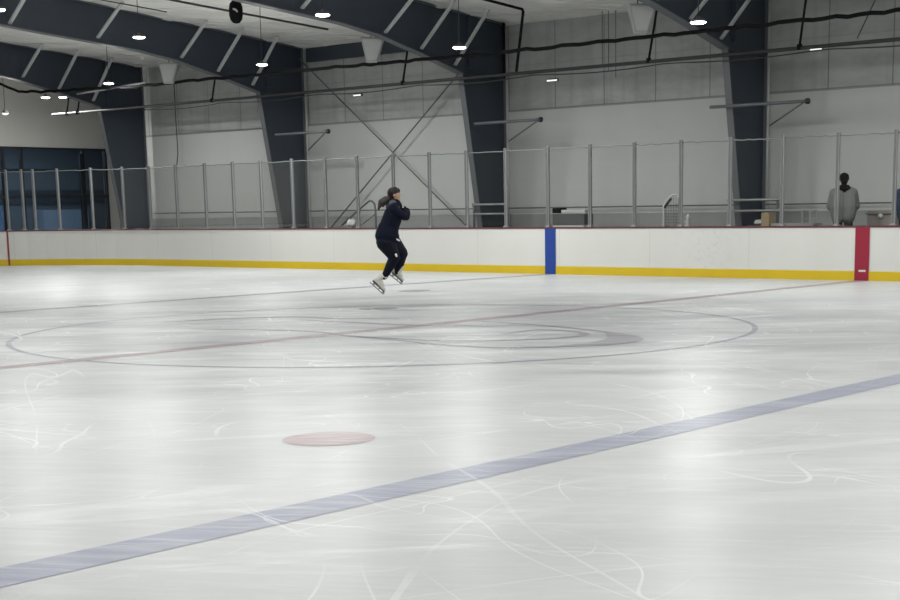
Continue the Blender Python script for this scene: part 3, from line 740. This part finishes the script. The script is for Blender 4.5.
# ------------------------------------------------------------------ people
def hull_ball(b, a, ra, c, rc, sub=2):
    t = bmesh.new(); bmesh.ops.create_icosphere(t, subdivisions=sub, radius=1)
    pts = [Vector(a)+v.co*ra for v in t.verts]+[Vector(c)+v.co*rc for v in t.verts]; t.free()
    h = bmesh.new(); vs = [h.verts.new(p) for p in pts]
    r_ = bmesh.ops.convex_hull(h, input=vs)
    bad = [v for v in h.verts if not v.link_faces]; bmesh.ops.delete(h, geom=bad, context='VERTS')
    tmp = bpy.data.meshes.new('t'); h.to_mesh(tmp); h.free(); b.from_mesh(tmp); bpy.data.meshes.remove(tmp)
def blob(name, prims, mats, to_world, parent, voxel=.009, smooth=4):
    """one continuous surface over tapered limbs; prims: (a, ra, c, rc, material key)"""
    b = bmesh.new()
    W_ = [(to_world(p[0]), p[1], to_world(p[2]), p[3], p[4]) for p in prims]
    for a, ra, c, rc, k in W_: hull_ball(b, a, ra, c, rc)
    me = bpy.data.meshes.new(name); b.to_mesh(me); b.free()
    o = bpy.data.objects.new(name, me); C.objects.link(o)
    md = o.modifiers.new('r', 'REMESH'); md.mode = 'VOXEL'; md.voxel_size = voxel
    if smooth: ms = o.modifiers.new('s', 'SMOOTH'); ms.iterations = smooth; ms.factor = .5
    dg = bpy.context.evaluated_depsgraph_get(); dg.update()
    res = bpy.data.meshes.new_from_object(o.evaluated_get(dg)); o.modifiers.clear()
    keys = list(mats); o.data = res; res.name = name; bpy.data.meshes.remove(me)
    res.materials.clear()
    for k in keys: res.materials.append(mats[k])
    n = len(res.vertices); co = np.empty(n*3); res.vertices.foreach_get('co', co); co = co.reshape(-1, 3)
    pf = np.array([co[list(p.vertices)].mean(0) for p in res.polygons])
    best = np.full(len(pf), 1e9); idx = np.zeros(len(pf), int)
    for a, ra, c, rc, k in W_:
        a = np.array(a); c = np.array(c); d = c-a; L2 = max(d@d, 1e-9)
        t = np.clip(((pf-a)@d)/L2, 0, 1); dist = np.linalg.norm(pf-a-t[:, None]*d, axis=1)-(ra+(rc-ra)*t)
        w_ = dist < best; best[w_] = dist[w_]; idx[w_] = keys.index(k)
    res.polygons.foreach_set('material_index', idx.astype(np.int32)); res.polygons.foreach_set('use_smooth', [True]*len(pf))
    off = wloc(parent); res.transform(Matrix.Translation(-off)); o.parent = parent; res.update()
    return o
SKIN = plain('skin', (.42, .26, .19), .5); SKIN2 = plain('skin_dark', (.12, .07, .05), .5)
NAVY = plain('navy_jacket', (.0045, .0065, .016), .8, spec=.12); NAVYL = plain('navy_leggings', (.004, .0055, .013), .7, spec=.15)
HAIR = plain('dark_hair', (.006, .005, .005), .5, spec=.3); PONY = plain('brown_ponytail', (.028, .022, .021), .6)
COLLAR = plain('collar_grey', (.045, .055, .065), .7); BOOT = plain('cream_boot', (.48, .47, .43), .4); BLADE = plain('steel_blade', (.45, .46, .48), .25, .8)
SOLE = plain('sole_dark', (.05, .045, .045), .5); SHIRT = plain('white_shirt', (.7, .7, .72), .6)
HOOD = plain('grey_hoodie', (.15, .158, .152), .9, spec=.1); NAVYH = plain('blue_coat', (.015, .028, .07), .8); JEAN = plain('dark_trousers', (.02, .022, .028), .8)
BEANIE = plain('black_hat', (.010, .010, .011), .9, spec=.1)
def hand(w, e, side, curl, key, r=.0105, s=1.0):
    """palm and five bent fingers; w wrist, e direction, side thumb direction, curl bend direction"""
    w, e, side, curl = Vector(w), Vector(e).normalized(), Vector(side).normalized(), Vector(curl).normalized()
    P = []
    for k in (-1, 1): P.append((w+side*k*.012, .020*s, w+e*.075*s+side*k*.026*s, .015*s, key))
    for i, (ln, off) in enumerate(((.078, .034), (.086, .012), (.080, -.011), (.062, -.032))):
        a = w+e*.080*s+side*off*s; b_ = a+(e*.75+curl*.5).normalized()*ln*.5*s; c_ = b_+(e*.2+curl).normalized()*ln*.45*s
        P.append((a, r*s, b_, r*.9*s, key)); P.append((b_, r*.9*s, c_, r*.78*s, key))
    a = w+e*.02*s+side*.022*s; b_ = a+(side*.8+e*.7).normalized()*.045*s; c_ = b_+(e*.8+curl*.5).normalized()*.032*s
    P.append((a, r*1.2*s, b_, r*1.05*s, key)); P.append((b_, r*1.05*s, c_, r*.9*s, key))
    return P
RV = Vector((math.cos(YAW), -math.sin(YAW), 0)); DV = Vector((math.sin(YAW), math.cos(YAW), 0))

# ---- skater in the air, turned to the right of the picture
SK = Vector((-9.4, 8.87, 0))*S
def px(x, y, l=0.0):                 # side view drawing of the skater: forward, lateral, up in metres
    return SK + RV*((x-378)/65.3) + DV*l + Vector((0, 0, 1))*((308.5-y)/65.3)
sk = thing('person', (-9.4, 8.87, .6), 'skater in black jacket and leggings jumping with arms folded, ponytail flying', 'person')
A = lambda x, y, l, r, x2, y2, l2, r2, k: (px(x, y, l), r, px(x2, y2, l2), r2, k)
P = []
for l in (-.055, .055):
    P += [A(390.5, 230, l, .155, 388.8, 237.0, l, .178, 'navy'), A(396.0, 216.5, l*1.3, .142, 391.5, 228, l, .148, 'navy')]
    P += [A(392, 240, l, .130, 396.5, 237.5, l, .072, 'navy')]
P += [A(397.0, 211.0, -.11, .085, 397.0, 211.0, .11, .085, 'navy'), A(396.8, 205.5, 0, .078, 397, 209, 0, .11, 'collar'), A(394.5, 206.0, -.03, .06, 393, 209.0, .03, .075, 'collar'), A(398.6, 204.6, 0, .066, 400.3, 208.5, 0, .074, 'navy'), A(397.0, 203.4, 0, .062, 397.2, 206, 0, .080, 'navy')]
# neck, head, face
P += [A(398, 207.3, 0, .050, 397.8, 200.3, 0, .048, 'skin'),
      A(396.8, 196.1, 0, .076, 398.4, 196.9, 0, .072, 'skin'), A(398.8, 198.3, 0, .062, 400.6, 201.9, 0, .036, 'skin'),
      A(402.0, 196.7, 0, .012, 403.0, 198.7, 0, .014, 'skin'), A(402.0, 200.7, -.013, .009, 402.0, 200.7, .013, .009, 'lip'),
      A(401.7, 196.1, -.03, .009, 401.7, 196.1, -.028, .009, 'eye'), A(401.7, 196.1, .03, .009, 401.7, 196.1, .028, .009, 'eye'),
      A(397.4, 197.3, -.072, .016, 397.2, 198.8, -.070, .011, 'skin'), A(397.4, 197.3, .072, .016, 397.2, 198.8, .070, .011, 'skin')]
# arms folded across the chest
P += [A(397, 211, -.165, .072, 406.8, 218.6, -.150, .058, 'navy'), A(406.8, 218.6, -.150, .058, 409.2, 212.6, .02, .046, 'navy'),
      A(397.5, 211, .165, .070, 408.0, 219.0, .14, .056, 'navy'), A(408.0, 219.0, .14, .056, 410.0, 214.8, -.03, .046, 'navy')]
P += hand(px(408.6, 212.6, .03), DV*1+RV*-.3, Vector((0, 0, 1)), -RV, 'glove')
P += hand(px(409.6, 214.8, -.04), -DV*1+RV*-.3, Vector((0, 0, 1)), -RV, 'glove')
# legs: near leg to the lower left skate, far leg with the bulging knee
P += [A(388, 243, -.08, .150, 396.2, 258.0, -.07, .088, 'legs'), A(396.2, 258.0, -.07, .086, 391.6, 266.5, -.07, .074, 'legs'), A(391.6, 266.5, -.07, .074, 385.6, 277.0, -.06, .048, 'legs'),
      A(392, 243, .08, .150, 402.6, 254.6, .07, .100, 'legs'), A(402.6, 254.6, .07, .094, 400.4, 264.5, .07, .072, 'legs'), A(400.4, 264.5, .07, .072, 397.6, 273.0, .07, .050, 'legs')]
body = blob('body', P, {'navy': NAVY, 'collar': COLLAR, 'skin': SKIN, 'glove': NAVY, 'lip': plain('lip', (.3, .1, .09), .5), 'eye': plain('eye_dark', (.02, .015, .015), .3), 'legs': NAVYL}, lambda v: Vector(v), sk, .0075, 3)
hr = [A(395.9, 195.2, 0, .088, 397.6, 194.3, 0, .080, 'h'), A(395.0, 198.3, 0, .072, 395.6, 200.9, 0, .055, 'h'), A(399.4, 193.6, 0, .056, 400.6, 193.5, 0, .044, 'h')]
o = blob('hair', hr, {'h': HAIR}, lambda v: Vector(v), sk, .009, 2); o['label'] = 'dark pinned hair'
pn = [A(392.0, 200.3, -.03, .034, 388.5, 202.1, -.04, .055, 'p'), A(388.5, 202.1, -.04, .056, 384.6, 204.1, -.05, .050, 'p'), A(384.6, 204.1, -.05, .050, 382.8, 207.8, -.06, .030, 'p'), A(382.8, 207.8, -.06, .030, 381.6, 211.5, -.06, .014, 'p'), A(388.5, 204.3, -.04, .040, 386, 208.3, -.05, .016, 'p')]
o = blob('ponytail', pn, {'p': PONY}, lambda v: Vector(v), sk, .009, 2); o['label'] = 'ponytail blown out behind the head'
o = blob('shirt_hem', [A(398.5, 240.2, -.11, .015, 401.5, 241.8, -.08, .013, 's')], {'s': SHIRT}, lambda v: Vector(v), sk, .006, 1); o['label'] = 'white shirt edge below the jacket'
o = blob('leg_badge', [A(398.0, 255.2, -.155, .018, 398.6, 256.8, -.152, .016, 's')], {'s': SHIRT}, lambda v: Vector(v), sk, .005, 1); o['label'] = 'small white mark on the thigh'
def skate(hx, hy, tx, ty, ax, ay, l):
    """heel and toe of the blade and the ankle, in drawing coordinates"""
    h, t_2, an = px(hx, hy, l), px(tx, ty, l), px(ax, ay, l)
    d = (t_2-h).normalized(); up = (an-h)-d*((an-h).dot(d)); up.normalize(); L = (t_2-h).length
    q = lambda a, b_, c_=0: h+d*a*L+up*b_+DV*c_
    pr = [(q(.12, .085), .036, q(.50, .080), .034, 'b'), (q(.50, .080), .034, q(.84, .068), .030, 'b'), (q(.20, .12), .042, q(.26, .20), .046, 'b'),
          (q(.26, .20), .046, an+(an-q(.2, .1)).normalized()*.01, .050, 'b'), (q(.30, .13), .038, q(.62, .095), .034, 'b')]
    o = blob('boot', pr, {'b': BOOT}, lambda v: Vector(v), sk, .008, 2); o['label'] = 'cream figure skate boot'
    def plate(pts, hw, name, mat):
        v = [p+DV*s_*hw for s_ in (-1, 1) for p in pts]; n = len(pts)
        f = [tuple(range(n))[::-1], tuple(range(n, 2*n))]+[(i, (i+1) % n, n+(i+1) % n, n+i) for i in range(n)]
        mb = MB(); mb.add([tuple(p/S) for p in v], f); return mb.build(name, mat, o_)
    o_ = sk
    o_ = o
    w0 = wloc(o)
    plate([q(.02, .042), q(.98, .032), q(.98, .046), q(.42, .052), q(.40, .066), q(.02, .068)], .034, 'sole', SOLE)
    plate([q(-.08, .006), q(-.02, -.004), q(.98, -.004), q(1.05, .012), q(1.0, .028), q(.86, .030), q(.84, .014), q(.64, .014), q(.62, .04), q(.56, .04), q(.55, .014), q(.28, .014), q(.27, .045), q(.12, .045), q(.11, .014), q(-.06, .014)], .006, 'blade', BLADE)
skate(371.5, 283.0, 383.8, 294.4, 385.6, 277.0, -.06)
skate(390.2, 275.6, 401.6, 285.0, 397.6, 272.6, .07)

# ---- spectator figures standing on the walkway
def standing(x, y, z0_, h, face, label, mats, hat, broad=1.0, hood=False, bulk=0.0):
    o_ = Vector((x, y, z0_))*S; F = Vector((math.sin(face), math.cos(face), 0)); Rr = Vector((math.cos(face), -math.sin(face), 0)); k = h/1.75
    q = lambda r_, f_, u_: o_+Rr*r_*k+F*f_*k+Vector((0, 0, 1))*u_*k
    t_ = thing('person', (x, y, z0_), label, 'person')
    P = []
    for s_ in (-1, 1):
        P += [(q(.10*s_, 0, .88), .100*k, q(.12*s_, .01, .48), .068*k, 'legs'), (q(.12*s_, .01, .48), .066*k, q(.13*s_, -.02, .09), .045*k, 'legs'),
              (q(.13*s_, -.04, .045), .043*k, q(.14*s_, .15, .035), .034*k, 'shoe'),
              (q(.09*s_*broad, 0, .90), (.125+bulk)*k, q(.11*s_*broad, .0, 1.10), (.140+bulk)*k, 'top'), (q(.11*s_*broad, 0, 1.10), (.140+bulk)*k, q(.11*s_*broad, 0, 1.32), (.120+bulk)*k, 'top'),
              (q(.0, 0, 1.46), (.060+bulk)*k, q(.165*s_*broad, 0, 1.38), (.072+bulk*.6)*k, 'top'),
              (q(.185*s_*broad, 0, 1.37), (.075+bulk*.5)*k, q(.235*s_*broad, .05, 1.10), (.070+bulk*.6)*k, 'top'),
              (q(.235*s_*broad, .05, 1.10), (.068+bulk*.6)*k, q(.13*s_*broad, .24, 1.02), .050*k, 'top')]
        P += hand(q(.12*s_*broad, .25, 1.02), F*.5-Rr*s_*.8, Vector((0, 0, 1)), -Rr*s_, 'skin', s=k)
    P += [(q(0, 0, 1.44), .058*k, q(0, .01, 1.56), .052*k, 'skin'), (q(0, -.01, 1.645), .092*k, q(0, .02, 1.64), .086*k, 'skin'), (q(0, .03, 1.61), .070*k, q(0, .055, 1.575), .042*k, 'skin'),
          (q(0, .108, 1.635), .014*k, q(0, .120, 1.615), .016*k, 'skin'), (q(-.018, .098, 1.585), .009*k, q(.018, .098, 1.585), .009*k, 'eye'),
          (q(-.033, .094, 1.65), .010*k, q(-.031, .094, 1.65), .010*k, 'eye'), (q(.033, .094, 1.65), .010*k, q(.031, .094, 1.65), .010*k, 'eye'),
          (q(-.088, .0, 1.64), .018*k, q(-.088, 0, 1.62), .014*k, 'skin'), (q(.088, .0, 1.64), .018*k, q(.088, 0, 1.62), .014*k, 'skin')]
    if hood: P += [(q(-.06, -.06, 1.47), .06*k, q(.06, -.06, 1.47), .06*k, 'hood'), (q(0, -.075, 1.44), .055*k, q(0, -.06, 1.50), .05*k, 'hood')]
    blob('body', P, mats, lambda v: Vector(v), t_, .011, 3)
    hp_ = [(q(0, -.015, 1.672), .100*k, q(0, .015, 1.675), .093*k, 'h'), (q(0, -.05, 1.60), .072*k, q(0, -.04, 1.55), .05*k, 'h')]
    blob(hat[0], hp_, {'h': hat[1]}, lambda v: Vector(v), t_, .011, 2)
base = dict(skin=SKIN2, eye=plain('eye_black', (.01, .01, .01), .3), legs=JEAN, shoe=BEANIE)
standing(-3.05, 46.2, 1.05, 1.75, YAW+.1, 'person in a grey hooded top with dark hair, back turned, behind the glass', dict(base, top=HOOD, hood=BEANIE), ('hair', BEANIE), 1.08, True, .022)
standing(1.55, 46.2, 1.05, 1.73, YAW+.2, 'person in a dark blue coat cut off by the right picture edge', dict(base, top=NAVYH, hood=NAVYH), ('hair', HAIR), 1.05)
